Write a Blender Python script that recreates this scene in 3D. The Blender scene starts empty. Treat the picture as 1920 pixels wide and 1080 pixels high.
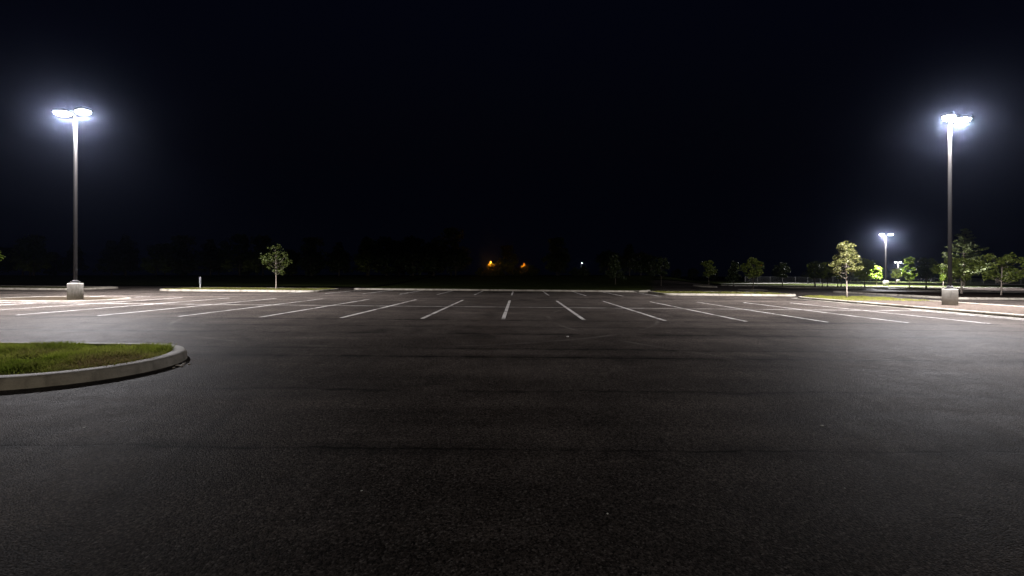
import bpy, bmesh, math, random
import numpy as np
from mathutils import Vector, Matrix

# ------------------------------------------------------------------ camera, sky, exposure
SC = bpy.context.scene
COL = SC.collection
H = 1.52            # eye height, metres
F = 832.0           # focal length in pixels of the 1920 px wide photograph
SLOPE = 0.0088      # cross fall of the lot (drains to the right)

cam_d = bpy.data.cameras.new('camera')
cam = bpy.data.objects.new('camera', cam_d); COL.objects.link(cam)
cam_d.sensor_width = 36.0
cam_d.lens = 36.0 * F / 1920.0
cam_d.shift_y = -25.0 / 1920.0
cam_d.clip_start = 0.05; cam_d.clip_end = 5000
cam.location = (0, 0, H); cam.rotation_euler = (math.radians(90), 0, 0)
SC.camera = cam

w = bpy.data.worlds.new('World'); SC.world = w; w.use_nodes = True
wn = w.node_tree; bg = wn.nodes['Background']
sky = wn.nodes.new('ShaderNodeTexSky'); sky.sky_type = 'NISHITA'; sky.sun_disc = False
sky.sun_elevation = math.radians(-5.0); sky.sun_rotation = math.radians(180)
sky.ozone_density = 3.0
glow = wn.nodes.new('ShaderNodeBackground'); glow.inputs[0].default_value = (0.26, 0.36, 1.0, 1)   # even skyglow of the night
glow.inputs[1].default_value = 0.0023
addw = wn.nodes.new('ShaderNodeAddShader')
wn.links.new(bg.outputs[0], addw.inputs[0]); wn.links.new(glow.outputs[0], addw.inputs[1]); wn.links.new(addw.outputs[0], wn.nodes['World Output'].inputs[0])
wn.links.new(sky.outputs[0], bg.inputs[0]); bg.inputs[1].default_value = 0.45
SC.view_settings.view_transform = 'Standard'; SC.view_settings.look = 'None'
SC.view_settings.exposure = 0.0; SC.view_settings.gamma = 1.0
SC.view_settings.use_curve_mapping = False
SC.cycles.use_denoising = True
SC.cycles.max_bounces = 6; SC.cycles.diffuse_bounces = 3; SC.cycles.glossy_bounces = 2
SC.cycles.transparent_max_bounces = 8
SC.cycles.sample_clamp_indirect = 3.0
SC.cycles.use_light_tree = True

LAMP_W = 31000.0           # watts per lamp head
LAMP_COL = (0.975, 0.95, 1.0)
LENS_E = 40.0
HAZE_D = 0.00024

# ------------------------------------------------------------------ helpers
def sstep(a, b, v):
    t = min(1.0, max(0.0, (v - a) / (b - a))); return t * t * (3 - 2 * t)
def g(x, y):
    base = -SLOPE * max(-60.0, min(125.0, x))
    k = sstep(44, 92, y) * (1 - sstep(2, 14, x - 0.3 * y))
    return base * (1 - k) + 1.15 * k
def tag(o, label=None, cat=None, group=None, kind=None):
    if label: o['label'] = label
    if cat: o['category'] = cat
    if group: o['group'] = group
    if kind: o['kind'] = kind
    return o
def empty(name, loc=(0, 0, 0), rz=0.0):
    o = bpy.data.objects.new(name, None); COL.objects.link(o)
    o.location = loc; o.rotation_euler = (0, 0, rz); o.empty_display_size = 0.2
    return o
def link(name, me, mat, parent=None, smooth=False):
    o = bpy.data.objects.new(name, me); COL.objects.link(o)
    if mat is not None and not me.materials: me.materials.append(mat)
    if parent is not None: o.parent = parent
    if smooth:
        me.polygons.foreach_set('use_smooth', [True] * len(me.polygons))
    return o
def np_mesh(name, verts, faces):
    """verts (n,3), faces (m,k) arrays"""
    verts = np.asarray(verts, dtype=np.float32); faces = np.asarray(faces, dtype=np.int32)
    me = bpy.data.meshes.new(name)
    m, k = faces.shape
    me.vertices.add(len(verts)); me.vertices.foreach_set('co', verts.ravel())
    me.loops.add(m * k); me.loops.foreach_set('vertex_index', faces.ravel())
    me.polygons.add(m)
    me.polygons.foreach_set('loop_start', np.arange(0, m * k, k, dtype=np.int32))
    me.polygons.foreach_set('loop_total', np.full(m, k, dtype=np.int32))
    me.update(calc_edges=True)
    return me
def py_mesh(name, v, f):
    me = bpy.data.meshes.new(name); me.from_pydata(v, [], f); me.update(); return me
def bm_mesh(name, bm):
    bmesh.ops.recalc_face_normals(bm, faces=bm.faces)
    me = bpy.data.meshes.new(name); bm.to_mesh(me); bm.free(); me.update(); return me
def box(bm, c, s, bev=0.0, seg=2, taper=1.0, rot=None):
    r = bmesh.ops.create_cube(bm, size=1.0)
    vs = r['verts']
    for v in vs:
        k = taper if v.co.z > 0 else 1.0
        v.co = Vector((v.co.x * s[0] * k, v.co.y * s[1] * k, v.co.z * s[2]))
    if bev > 0:
        es = list({e for v in vs for e in v.link_edges})
        rr = bmesh.ops.bevel(bm, geom=es, offset=bev, segments=seg, affect='EDGES', profile=0.5)
        vs = list({v for f in rr['faces'] for v in f.verts} | {v for v in vs if v.is_valid})
    for v in vs:
        p = v.co
        if rot is not None: p = rot @ p
        v.co = p + Vector(c)
    return vs
def tube(bm, pts, radii, n=8, caps=True):
    rings = []
    for i, p in enumerate(pts):
        p = Vector(p)
        a = Vector(pts[max(0, i - 1)]); b = Vector(pts[min(len(pts) - 1, i + 1)])
        d = (b - a).normalized()
        u = d.cross(Vector((0, 0, 1)))
        if u.length < 1e-3: u = Vector((1, 0, 0))
        u.normalize(); v = d.cross(u)
        rings.append([bm.verts.new(p + radii[i] * (math.cos(t) * u + math.sin(t) * v))
                      for t in (2 * math.pi * k / n for k in range(n))])
    for a, b in zip(rings[:-1], rings[1:]):
        for k in range(n):
            bm.faces.new((a[k], a[(k + 1) % n], b[(k + 1) % n], b[k]))
    if caps:
        bm.faces.new(rings[0][::-1]); bm.faces.new(rings[-1])

# ------------------------------------------------------------------ materials
class NT:
    def __init__(s, name):
        s.m = bpy.data.materials.new(name); s.m.use_nodes = True
        s.t = s.m.node_tree; s.p = s.t.nodes['Principled BSDF']; s.out = s.t.nodes['Material Output']
        s._pos = None
    def n(s, typ, **kw):
        x = s.t.nodes.new(typ)
        for k, v in kw.items(): setattr(x, k, v)
        return x
    def l(s, a, b): s.t.links.new(a, b)
    def pos(s):
        if s._pos is None: s._pos = s.n('ShaderNodeTexCoord').outputs['Object']
        return s._pos
    def mapped(s, scale=(1, 1, 1), loc=(0, 0, 0), rz=0.0):
        m = s.n('ShaderNodeMapping'); m.inputs['Scale'].default_value = scale
        m.inputs['Location'].default_value = loc; m.inputs['Rotation'].default_value = (0, 0, rz)
        s.l(s.pos(), m.inputs['Vector']); return m.outputs[0]
    def noise(s, scale, detail=3, rough=0.55, vec=None, dist=0.0):
        x = s.n('ShaderNodeTexNoise'); x.inputs['Scale'].default_value = scale
        x.inputs['Detail'].default_value = detail; x.inputs['Roughness'].default_value = rough
        x.inputs['Distortion'].default_value = dist
        s.l(vec if vec is not None else s.pos(), x.inputs['Vector']); return x.outputs['Fac']
    def ramp(s, fac, stops):
        r = s.n('ShaderNodeValToRGB'); e = r.color_ramp.elements
        while len(e) < len(stops): e.new(0.5)
        for el, (p, c) in zip(e, stops):
            el.position = p; el.color = (*c, 1) if not isinstance(c, (int, float)) else (c, c, c, 1)
        s.l(fac, r.inputs[0]); return r.outputs[0]
    def math(s, op, a, b=None, c=None, clamp=False):
        x = s.n('ShaderNodeMath', operation=op); x.use_clamp = clamp
        for i, v in enumerate((a, b, c)):
            if v is None: continue
            if isinstance(v, (int, float)): x.inputs[i].default_value = v
            else: s.l(v, x.inputs[i])
        return x.outputs[0]
    def mix(s, fac, a, b, mode='MIX'):
        x = s.n('ShaderNodeMix', data_type='RGBA', blend_type=mode)
        for sock, v in ((x.inputs[0], fac), (x.inputs[6], a), (x.inputs[7], b)):
            if isinstance(v, (int, float)): sock.default_value = v
            elif isinstance(v, tuple): sock.default_value = (*v, 1)
            else: s.l(v, sock)
        return x.outputs[2]
    def bump(s, h, strength=0.5, dist=0.02, prev=None):
        b = s.n('ShaderNodeBump'); b.inputs['Strength'].default_value = strength
        b.inputs['Distance'].default_value = dist; s.l(h, b.inputs['Height'])
        if prev is not None: s.l(prev, b.inputs['Normal'])
        return b.outputs[0]
    def done(s, col=None, rough=None, normal=None, spec=None, metal=None):
        for key, v in (('Base Color', col), ('Roughness', rough), ('Normal', normal),
                       ('Specular IOR Level', spec), ('Metallic', metal)):
            if v is None: continue
            if isinstance(v, (int, float)): s.p.inputs[key].default_value = v
            elif isinstance(v, tuple): s.p.inputs[key].default_value = (*v, 1)
            else: s.l(v, s.p.inputs[key])
        return s.m

def mat_asphalt():
    t = NT('asphalt')
    pos = t.pos()
    sep = t.n('ShaderNodeSeparateXYZ'); t.l(pos, sep.inputs[0])
    big = t.noise(0.22, 4, 0.6)
    streak = t.noise(1.0, 4, 0.62, t.mapped((0.07, 0.9, 1), rz=0.02))
    streak2 = t.noise(1.0, 3, 0.6, t.mapped((0.16, 2.6, 1), loc=(3, 7, 0), rz=-0.015))
    mid = t.noise(3.0, 5, 0.65)
    vor = t.n('ShaderNodeTexVoronoi'); vor.inputs['Scale'].default_value = 84.0
    t.l(pos, vor.inputs['Vector'])
    chips = t.n('ShaderNodeSeparateColor'); t.l(vor.outputs['Color'], chips.inputs[0])
    fine = t.noise(46.0, 5, 0.8)
    c0 = t.mix(t.ramp(big, [(0.32, 0.0), (0.7, 1.0)]), (0.108, 0.088, 0.073), (0.21, 0.175, 0.149))
    mul = t.ramp(streak, [(0.36, 0.66), (0.64, 1.0)])
    c1 = t.mix(1.0, c0, mul, 'MULTIPLY')
    c1 = t.mix(0.75, c1, t.ramp(streak2, [(0.36, 0.7), (0.6, 1.0)]), 'MULTIPLY')
    c1 = t.mix(0.8, c1, t.ramp(t.noise(0.7, 6, 0.68), [(0.36, 0.5), (0.6, 1.0)]), 'MULTIPLY')
    # pale stones showing in the worn binder
    stone = t.ramp(chips.outputs[0], [(0.74, 0.0), (0.97, 1.0)])
    c2 = t.mix(t.math('MULTIPLY', stone, 0.5), c1, (0.25, 0.222, 0.198))
    dark = t.ramp(chips.outputs[1], [(0.0, 0.1), (0.7, 1.0)])
    c2 = t.mix(0.85, c2, dark, 'MULTIPLY')
    c2 = t.mix(0.8, c2, t.ramp(fine, [(0.42, 0.12), (0.56, 1.0)]), 'MULTIPLY')
    # paving joints, wandering a little, with tar smear
    seam = None; halo = None
    for i, (y0, amp, wd) in enumerate(((3.86, 0.10, 0.03), (8.17, 0.05, 0.07), (9.05, 0.12, 0.015), (11.35, 0.07, 0.07),
                                       (12.9, 0.1, 0.02), (14.75, 0.05, 0.07), (5.8, 0.25, 0.01), (29.0, 0.1, 0.2))):
        wob = t.noise(0.35, 4, 0.65, t.mapped((1, 0.0, 1), loc=(i * 9.1, i * 3.3, 0)))
        d = t.math('ABSOLUTE', t.math('SUBTRACT', sep.outputs[1],
                   t.math('MULTIPLY_ADD', t.math('SUBTRACT', wob, 0.5), amp * 4, y0)))
        brk = t.ramp(t.noise(0.8, 4, 0.7, t.mapped((1, 0.02, 1), loc=(i * 5.7, i, 0))), [(0.36, 0.0), (0.55, 1.0)])
        a = t.math('MULTIPLY', t.math('SUBTRACT', 1.0, t.math('DIVIDE', d, wd), clamp=True), brk)
        b = t.math('MULTIPLY', t.math('SUBTRACT', 1.0, t.math('DIVIDE', d, wd * 4 + 0.08), clamp=True), brk)
        seam = a if seam is None else t.math('MAXIMUM', seam, a)
        halo = b if halo is None else t.math('MAXIMUM', halo, b)
    halo_n = t.math('MULTIPLY', halo, t.ramp(mid, [(0.35, 0.2), (0.62, 0.9)]))
    c3 = t.mix(halo_n, c2, (0.012, 0.011, 0.010))
    c3 = t.mix(t.math('MULTIPLY', seam, 0.9), c3, (0.005, 0.0045, 0.004))
    # sweeping tyre arcs where cars turn through the aisle
    for i, (cx, cy, R, wd, amt) in enumerate(((-3.0, 17.5, 8.3, 0.10, 0.9), (-2.6, 17.2, 9.7, 0.12, 0.7), (11.0, 15.0, 8.6, 0.11, 0.9), (11.4, 15.3, 10.1, 0.10, 0.6), (-16, 1.0, 13.5, 0.12, 0.8), (4.0, -3.0, 10.5, 0.14, 0.5), (18.0, -2.0, 14.2, 0.12, 0.7))):
        dx = t.math('SUBTRACT', sep.outputs[0], cx); dy = t.math('SUBTRACT', sep.outputs[1], cy)
        rr = t.math('SQRT', t.math('ADD', t.math('MULTIPLY', dx, dx), t.math('MULTIPLY', dy, dy)))
        a = t.math('SUBTRACT', 1.0, t.math('DIVIDE', t.math('ABSOLUTE', t.math('SUBTRACT', rr, R)), wd), clamp=True)
        a = t.math('MULTIPLY', a, t.ramp(t.noise(0.5, 3, 0.6, t.mapped((1, 1, 1), loc=(i * 4.4, i * 2.2, 0))), [(0.45, 0.0), (0.62, amt)]))
        c3 = t.mix(t.math('MULTIPLY', a, 0.6), c3, (0.016, 0.014, 0.013) if i % 3 else (0.15, 0.135, 0.12))
    # oil drips in the bays
    drip = t.ramp(t.noise(0.55, 2, 0.5, t.mapped((1, 0.5, 1), loc=(11, 4, 0))), [(0.6, 0.0), (0.7, 1.0)])
    c3 = t.mix(t.math('MULTIPLY', drip, 0.5), c3, (0.012, 0.011, 0.010))
    # relief of the chippings
    hgt = t.math('ADD', t.math('MULTIPLY', vor.outputs['Distance'], -1.3), t.math('MULTIPLY', fine, 0.9))
    hgt = t.math('SUBTRACT', hgt, t.math('MULTIPLY', seam, 0.8))
    n1 = t.bump(hgt, 0.7, 0.006)
    n2 = t.bump(mid, 0.12, 0.03, n1)
    rough = t.math('MULTIPLY_ADD', t.math('MULTIPLY', streak2, streak), 0.3, 0.52)
    rough = t.math('ADD', rough, t.math('MULTIPLY', t.math('SUBTRACT', mid, 0.5), 0.2))
    return t.done(c3, rough, n2, 0.009)

def mat_paint():
    t = NT('road_paint')
    wear = t.noise(9.0, 5, 0.7)
    patch = t.noise(1.3, 3, 0.6)
    k = t.ramp(t.math('MULTIPLY_ADD', patch, 0.6, t.math('MULTIPLY', wear, 0.5)), [(0.45, 0.0), (0.58, 1.0)])
    c = t.mix(k, (0.13, 0.117, 0.104), (0.48, 0.455, 0.42))
    return t.done(c, 0.7, t.bump(t.noise(60, 3), 0.4, 0.008), 0.3)

def mat_concrete(name, base=(0.34, 0.315, 0.27), dark=(0.17, 0.155, 0.13)):
    t = NT(name)
    a = t.noise(1.1, 5, 0.65); b = t.noise(7.0, 5, 0.7); f = t.noise(60, 4, 0.7)
    c = t.mix(t.ramp(a, [(0.34, 0.0), (0.62, 1.0)]), dark, base)
    c = t.mix(0.7, c, t.ramp(b, [(0.3, 0.66), (0.6, 1.0)]), 'MULTIPLY')
    c = t.mix(0.5, c, t.ramp(f, [(0.34, 0.62), (0.5, 1.0)]), 'MULTIPLY')
    stain = t.noise(1.0, 4, 0.6, t.mapped((3.2, 3.2, 0.7)))
    c = t.mix(t.math('MULTIPLY', t.ramp(stain, [(0.52, 0.0), (0.7, 1.0)]), 0.75), c, (0.085, 0.072, 0.055))
    return t.done(c, 0.85, t.bump(t.math('ADD', f, b), 0.35, 0.006), 0.3)

def mat_ground(name, stops, scale=0.6, fine=25.0, rough=0.95):
    t = NT(name)
    a = t.noise(scale, 5, 0.65); f = t.noise(fine, 4, 0.7)
    c = t.ramp(a, stops)
    c = t.mix(0.8, c, t.ramp(f, [(0.3, 0.45), (0.68, 1.0)]), 'MULTIPLY')
    return t.done(c, rough, t.bump(f, 0.9, 0.05), 0.0)

def mat_blades():
    t = NT('grass_blades')
    a = t.noise(0.9, 3, 0.6); b = t.noise(5.0, 3, 0.6); f = t.noise(90, 2)
    c = t.ramp(a, [(0.32, (0.10, 0.145, 0.013)), (0.5, (0.205, 0.265, 0.026)), (0.66, (0.31, 0.35, 0.06))])
    c = t.mix(t.ramp(b, [(0.5, 0.0), (0.68, 0.75)]), c, (0.13, 0.12, 0.035))
    c = t.mix(t.ramp(f, [(0.52, 0.0), (0.72, 0.6)]), c, (0.17, 0.15, 0.06))
    # dried out corner of the bed
    at = t.n('ShaderNodeAttribute'); at.attribute_name = 'dry'
    c = t.mix(at.outputs['Fac'], c, (0.22, 0.155, 0.075))
    t.done(c, 0.7, None, 0.03)
    tr = t.n('ShaderNodeBsdfTranslucent'); t.l(c, tr.inputs[0])
    mx = t.n('ShaderNodeMixShader'); mx.inputs[0].default_value = 0.5
    t.l(t.p.outputs[0], mx.inputs[1]); t.l(tr.outputs[0], mx.inputs[2]); t.l(mx.outputs[0], t.out.inputs[0])
    return t.m

def mat_leaf(name, cols, trans=0.4):
    t = NT(name)
    g_ = t.n('ShaderNodeNewGeometry')
    rnd = g_.outputs['Random Per Island']
    c = t.ramp(rnd, [(0.0, cols[0]), (0.5, cols[1]), (1.0, cols[2])])
    c = t.mix(0.6, c, t.ramp(t.noise(1.6, 2), [(0.35, 0.6), (0.62, 1.0)]), 'MULTIPLY')
    t.done(c, 0.5, None, 0.35)
    tr = t.n('ShaderNodeBsdfTranslucent'); t.l(c, tr.inputs[0])
    mx = t.n('ShaderNodeMixShader'); mx.inputs[0].default_value = trans
    t.l(t.p.outputs[0], mx.inputs[1]); t.l(tr.outputs[0], mx.inputs[2]); t.l(mx.outputs[0], t.out.inputs[0])
    return t.m

def mat_plain(name, col, rough=0.5, metal=0.0, var=0.25, spec=0.5):
    t = NT(name)
    k = t.ramp(t.noise(4.0, 4, 0.6), [(0.3, 1.0 - var), (0.7, 1.0)])
    return t.done(t.mix(1.0, col, k, 'MULTIPLY'), rough, t.bump(t.noise(30, 3), 0.1, 0.004), spec, metal)

def mat_emit(name, col, strength):
    t = NT(name)
    e = t.n('ShaderNodeEmission'); e.inputs[0].default_value = (*col, 1); e.inputs[1].default_value = strength
    t.l(e.outputs[0], t.out.inputs[0]); return t.m

def mat_bark(name, a, b):
    t = NT(name)
    n_ = t.noise(1.0, 5, 0.7, t.mapped((14, 14, 3)))
    return t.done(t.ramp(n_, [(0.35, a), (0.65, b)]), 0.9, t.bump(n_, 0.6, 0.02), 0.2)

M = dict(
    asphalt=mat_asphalt(), paint=mat_paint(),
    kerb=mat_concrete('kerb_concrete', (0.33, 0.30, 0.245), (0.21, 0.187, 0.15)),
    gutter=mat_concrete('gutter_concrete', (0.19, 0.175, 0.145), (0.10, 0.09, 0.075)),
    footing=mat_concrete('footing_concrete', (0.44, 0.42, 0.37), (0.30, 0.28, 0.245)),
    walk=mat_concrete('path_concrete', (0.6, 0.58, 0.52), (0.48, 0.455, 0.41)),
    earth=mat_ground('dark_earth', [(0.3, (0.02, 0.022, 0.01)), (0.7, (0.04, 0.042, 0.02))], 0.3, 10),
    lawn=mat_ground('lawn', [(0.3, (0.026, 0.034, 0.011)), (0.7, (0.056, 0.066, 0.022))], 0.35, 9.0),
    bed=mat_ground('grass_soil', [(0.3, (0.03, 0.045, 0.012)), (0.55, (0.06, 0.06, 0.022)), (0.7, (0.09, 0.07, 0.035))], 0.9, 30.0),
    mulch=mat_ground('bark_mulch', [(0.3, (0.055, 0.043, 0.035)), (0.5, (0.09, 0.071, 0.058)), (0.7, (0.13, 0.105, 0.086))], 6.0, 26.0),
    soil=mat_ground('packed_soil', [(0.3, (0.03, 0.023, 0.016)), (0.7, (0.055, 0.043, 0.03))], 1.2, 20.0),
    darkmulch=mat_ground('dark_mulch', [(0.3, (0.012, 0.009, 0.007)), (0.7, (0.03, 0.022, 0.016))], 1.0, 15.0),
    chips=mat_leaf('mulch_chip', [(0.085, 0.062, 0.046), (0.12, 0.09, 0.068), (0.155, 0.12, 0.092)], 0.0),
    blades=mat_blades(),
    bronze=mat_plain('bronze_paint', (0.016, 0.014, 0.013), 0.5, 0.0, 0.25, 0.25),
    steel=mat_plain('galvanised_steel', (0.42, 0.43, 0.42), 0.45, 0.7),
    white=mat_plain('white_plastic', (0.3, 0.3, 0.27), 0.5),
    grey=mat_plain('grey_box', (0.14, 0.145, 0.15), 0.5),
    lens=mat_emit('lamp_lens', (0.96, 0.97, 1.0), LENS_E),
    sodium=mat_emit('sodium_lens', (1.0, 0.36, 0.05), 2.6),
    sodium_dim=mat_emit('dim_sodium_lens', (1.0, 0.30, 0.03), 1.0),
    coolfar=mat_emit('far_white_lens', (0.85, 0.92, 1.0), 9.0),
    bark=mat_bark('pale_bark', (0.14, 0.115, 0.09), (0.30, 0.255, 0.21)),
    darkbark=mat_bark('dark_bark', (0.04, 0.032, 0.025), (0.09, 0.075, 0.06)),
    leaf_olive=mat_leaf('olive_leaf', [(0.10, 0.112, 0.028), (0.155, 0.155, 0.046), (0.20, 0.19, 0.078)], 0.3),
    leaf_green=mat_leaf('green_leaf', [(0.085, 0.12, 0.018), (0.145, 0.185, 0.03), (0.215, 0.245, 0.055)], 0.35),
    leaf_dim=mat_leaf('dim_leaf', [(0.04, 0.055, 0.01), (0.065, 0.085, 0.016), (0.10, 0.115, 0.028)], 0.35),
    leaf_lime=mat_leaf('lime_leaf', [(0.09, 0.15, 0.012), (0.14, 0.22, 0.02), (0.22, 0.28, 0.035)], 0.5),
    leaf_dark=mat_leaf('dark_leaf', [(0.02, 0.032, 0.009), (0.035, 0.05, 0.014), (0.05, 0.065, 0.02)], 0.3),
    leaf_fir=mat_leaf('fir_leaf', [(0.06, 0.08, 0.024), (0.09, 0.11, 0.038), (0.12, 0.135, 0.055)], 0.25),
    pebble=mat_plain('pale_stone', (0.45, 0.41, 0.36), 0.8, 0.0, 0.4),
    litter=mat_plain('pale_litter', (0.7, 0.68, 0.62), 0.7, 0.0, 0.2),
)

# ------------------------------------------------------------------ ground sheets
def axis(pts):
    return sorted(set(pts))
def sheet(name, xs, ys, zfun, mat, inside=None, thick=None):
    nx, ny = len(xs), len(ys)
    v = [(x, y, zfun(x, y)) for y in ys for x in xs]
    f = []
    for j in range(ny - 1):
        for i in range(nx - 1):
            if inside is not None and not inside((xs[i] + xs[i + 1]) / 2, (ys[j] + ys[j + 1]) / 2): continue
            f.append((j * nx + i, j * nx + i + 1, (j + 1) * nx + i + 1, (j + 1) * nx + i))
    return link(name, py_mesh(name, v, f), mat, None, True)
def lin(a, b, n): return [a + (b - a) * i / n for i in range(n + 1)]

terr_x = lin(-640, -100, 9) + lin(-95, 150, 70) + lin(170, 640, 8)
terr_y = lin(-300, -60, 4) + lin(-50, 180, 66) + lin(200, 640, 8)
tag(sheet('ground', terr_x, terr_y, lambda x, y: g(x, y) - 0.10, M['earth']), kind='structure')

LOT_Y = 41.0
def lot_inside(x, y):
    if y < LOT_Y: return True
    if y < 46 and x < -15: return True
    return x > 15 and y < 72
lot = sheet('asphalt_lot', lin(-90, -30, 6) + lin(-25, 25, 50) + lin(27, 120, 31),
            lin(-60, 0, 6) + lin(1, 41, 40) + lin(42, 72, 30), g, M['asphalt'], lot_inside)
tag(lot, kind='structure')

def lawn_z(x, y): return g(x, y) + 0.135
lawn = sheet('lawn', lin(-150, -40, 22) + lin(-38, 36, 74), [41.15] + lin(42, 110, 68), lawn_z, M['lawn'],
             lambda x, y: (y > 46 and x < -15.0) or (-14.3 < x < 11.2 + 0.33 * (y - 41) + 1.5 * sstep(41, 44, y)))
tag(lawn, kind='structure')

# ------------------------------------------------------------------ painted bay lines (flat paint on the lot)
def strip(name, p, q, wd, dz=0.011, n=6):
    p = Vector(p); q = Vector(q); d = (q - p).normalized(); s = Vector((-d.y, d.x)) * wd / 2
    v, f = [], []
    for i in range(n + 1):
        c = p.lerp(q, i / n)
        for e in (c + s, c - s): v.append((e.x, e.y, g(e.x, e.y) + dz))
    for i in range(n): f.append((2 * i, 2 * i + 1, 2 * i + 3, 2 * i + 2))
    return link(name, py_mesh(name, v, f), M['paint'], lot)
BAY = 2.74; X0 = -0.30; AX = 0.0155
def gx(k, y): return X0 + BAY * k + AX * (y - 15.0)
for k in range(-11, 8):
    y1 = 26.0
    if k == 7: y1 = 21.2
    if k in (-9, -8):           # stop short of the lamp island
        strip('bay_line', (gx(k, 15.0), 15.0), (gx(k, 20.8), 20.8), 0.13)
        strip('bay_line', (gx(k, 25.9), 25.9), (gx(k, 27.0), 27.0), 0.13)
        continue
    strip('bay_line', (gx(k, 15.0), 15.0), (gx(k, y1), y1), 0.13 if abs(k) < 4 else 0.11)
strip('row_line', (gx(-11, 20.6), 20.7), (gx(7, 20.6), 20.5), 0.12, 0.015, 24)
for k in range(-6, 5):
    strip('bay_line', (gx(k, 33.0), 32.6), (gx(k, 40.9), 40.7), 0.12)

# ------------------------------------------------------------------ kerbed islands
def offset_loop(P, d):
    n = len(P); out = []
    for i in range(n):
        a = Vector(P[i - 1]); b = Vector(P[(i + 1) % n]); t = (b - a).normalized()
        out.append((P[i][0] - t.y * d, P[i][1] + t.x * d))     # left of travel = inside for ccw loops
    return out
def kerb_loop(name, P, wd, ht, parent, origin, kmat=None):
    """P ccw loop of points; kerb with a battered face and rounded top edge"""
    prof = [(-0.012, -0.06), (-0.004, ht * 0.55), (0.012, ht - 0.028), (0.03, ht - 0.008), (0.055, ht), (wd - 0.02, ht + 0.002), (wd - 0.004, ht - 0.012), (wd, -0.04)]
    loops = [[(x, y, g(x, y) + z) for (x, y) in offset_loop(P, d)] for d, z in prof]
    n = len(P); v = [Vector(p) - origin for L in loops for p in L]; f = []
    for j in range(len(prof) - 1):
        for i in range(n):
            i2 = (i + 1) % n
            f.append((j * n + i, j * n + i2, (j + 1) * n + i2, (j + 1) * n + i))
    return link(name, py_mesh(name, v, f), kmat or M['kerb'], parent, True)
def bed_fill(name, P, z, mat, parent, origin, d=0.0, crown=0.0):
    Q = offset_loop(P, d); cx = sum(p[0] for p in Q) / len(Q); cy = sum(p[1] for p in Q) / len(Q)
    v = []; f = []; n = len(Q); R = 5
    for r in range(R + 1):
        k = 1 - r / R * 0.98
        for (x, y) in Q:
            X = cx + (x - cx) * k; Y = cy + (y - cy) * k
            v.append(Vector((X, Y, g(X, Y) + z + crown * (1 - k * k))) - origin)
    for r in range(R):
        for i in range(n):
            i2 = (i + 1) % n
            f.append((r * n + i, r * n + i2, (r + 1) * n + i2, (r + 1) * n + i))
    f.append(tuple(R * n + i for i in range(n)))
    return link(name, py_mesh(name, v, f), mat, parent, True)
def rrect(x0, x1, y0, y1, r, seg=10, step=1.5):
    """ccw rounded rectangle, finely divided"""
    P = []
    for cx, cy, a0 in ((x1 - r, y0 + r, -90), (x1 - r, y1 - r, 0), (x0 + r, y1 - r, 90), (x0 + r, y0 + r, 180)):
        for i in range(seg + 1):
            a = math.radians(a0 + 90 * i / seg); P.append((cx + r * math.cos(a), cy + r * math.sin(a)))
    out = []
    for i, p in enumerate(P):
        q = P[(i + 1) % len(P)]
        d = math.hypot(q[0] - p[0], q[1] - p[1]); out.append(p)
        m = int(d / step)
        for k in range(1, m + 1):
            t = k / (m + 1); out.append((p[0] + (q[0] - p[0]) * t, p[1] + (q[1] - p[1]) * t))
    return [p for i, p in enumerate(out) if math.hypot(p[0] - out[i - 1][0], p[1] - out[i - 1][1]) > 1e-4]
def rotp(P, c, a):
    ca, sa = math.cos(a), math.sin(a)
    return [(c[0] + (x - c[0]) * ca - (y - c[1]) * sa, c[1] + (x - c[0]) * sa + (y - c[1]) * ca) for x, y in P]
def island(label, P, ht, bedmat, wd=0.16, crown=0.03, bed='grass_bed', low=0.03, gutter=0.0, kmat=None):
    cx = sum(p[0] for p in P) / len(P); cy = sum(p[1] for p in P) / len(P)
    o = Vector((cx, cy, g(cx, cy)))
    t = empty('kerbed_island', o); tag(t, label, 'traffic island', 'kerbed islands of the car park')
    kerb_loop('kerb', P, wd, ht, t, o, kmat)
    if gutter:
        A = offset_loop(P, -gutter); B = offset_loop(P, 0.01); n = len(P)
        v = [Vector((x, y, g(x, y) + 0.006)) - o for x, y in A] + [Vector((x, y, g(x, y) + 0.006)) - o for x, y in B]
        link('gutter', py_mesh('gutter', v, [(i, (i + 1) % n, n + (i + 1) % n, n + i) for i in range(n)]), M['gutter'], t)
    bed_fill(bed, P, ht - low, bedmat, t, o, wd - 0.02, crown)
    return t
near_P = rotp(rrect(-26, -5.5, 5.5, 8.52, 1.5, 14, 0.6), (-5.5, 7.0), 0.0)
island('grass island with rounded concrete kerb and a dry patch at its tip', near_P, 0.155, M['bed'], 0.22, 0.0)
right_P = rotp(rrect(19.95, 26.2, -14, 32.8, 2.0, 10, 1.0), (22, 22), -0.03)
island('long kerbed island of brown mulch holding a lamp post and one small tree', right_P, 0.14, M['mulch'], 0.16, 0.06, 'mulch_bed', gutter=0.42)
left_P = rrect(-27.0, -20.9, 21.6, 25.3, 1.5, 8, 1.0)
island('low kerbed island carrying a lamp post between the parking bays', left_P, 0.06, M['soil'], 0.14, 0.02, 'soil_bed', 0.02, kmat=M['gutter'])
island('grass island with one small tree and a thin utility post', rrect(-28.2, -15.3, 34.7, 40.2, 1.2, 8, 1.0), 0.15, M['bed'])
island('bare grass island at the end of the far bays, without any tree', rrect(12.0, 22.8, 35.0, 40.0, 0.9, 8, 1.0), 0.16, M['bed'])
island('short kerbed island beyond the low lamp island, beside the dark lawn', rrect(-48, -34.5, 34.7, 39.5, 1.0, 6, 1.0), 0.15, M['bed'])
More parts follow.
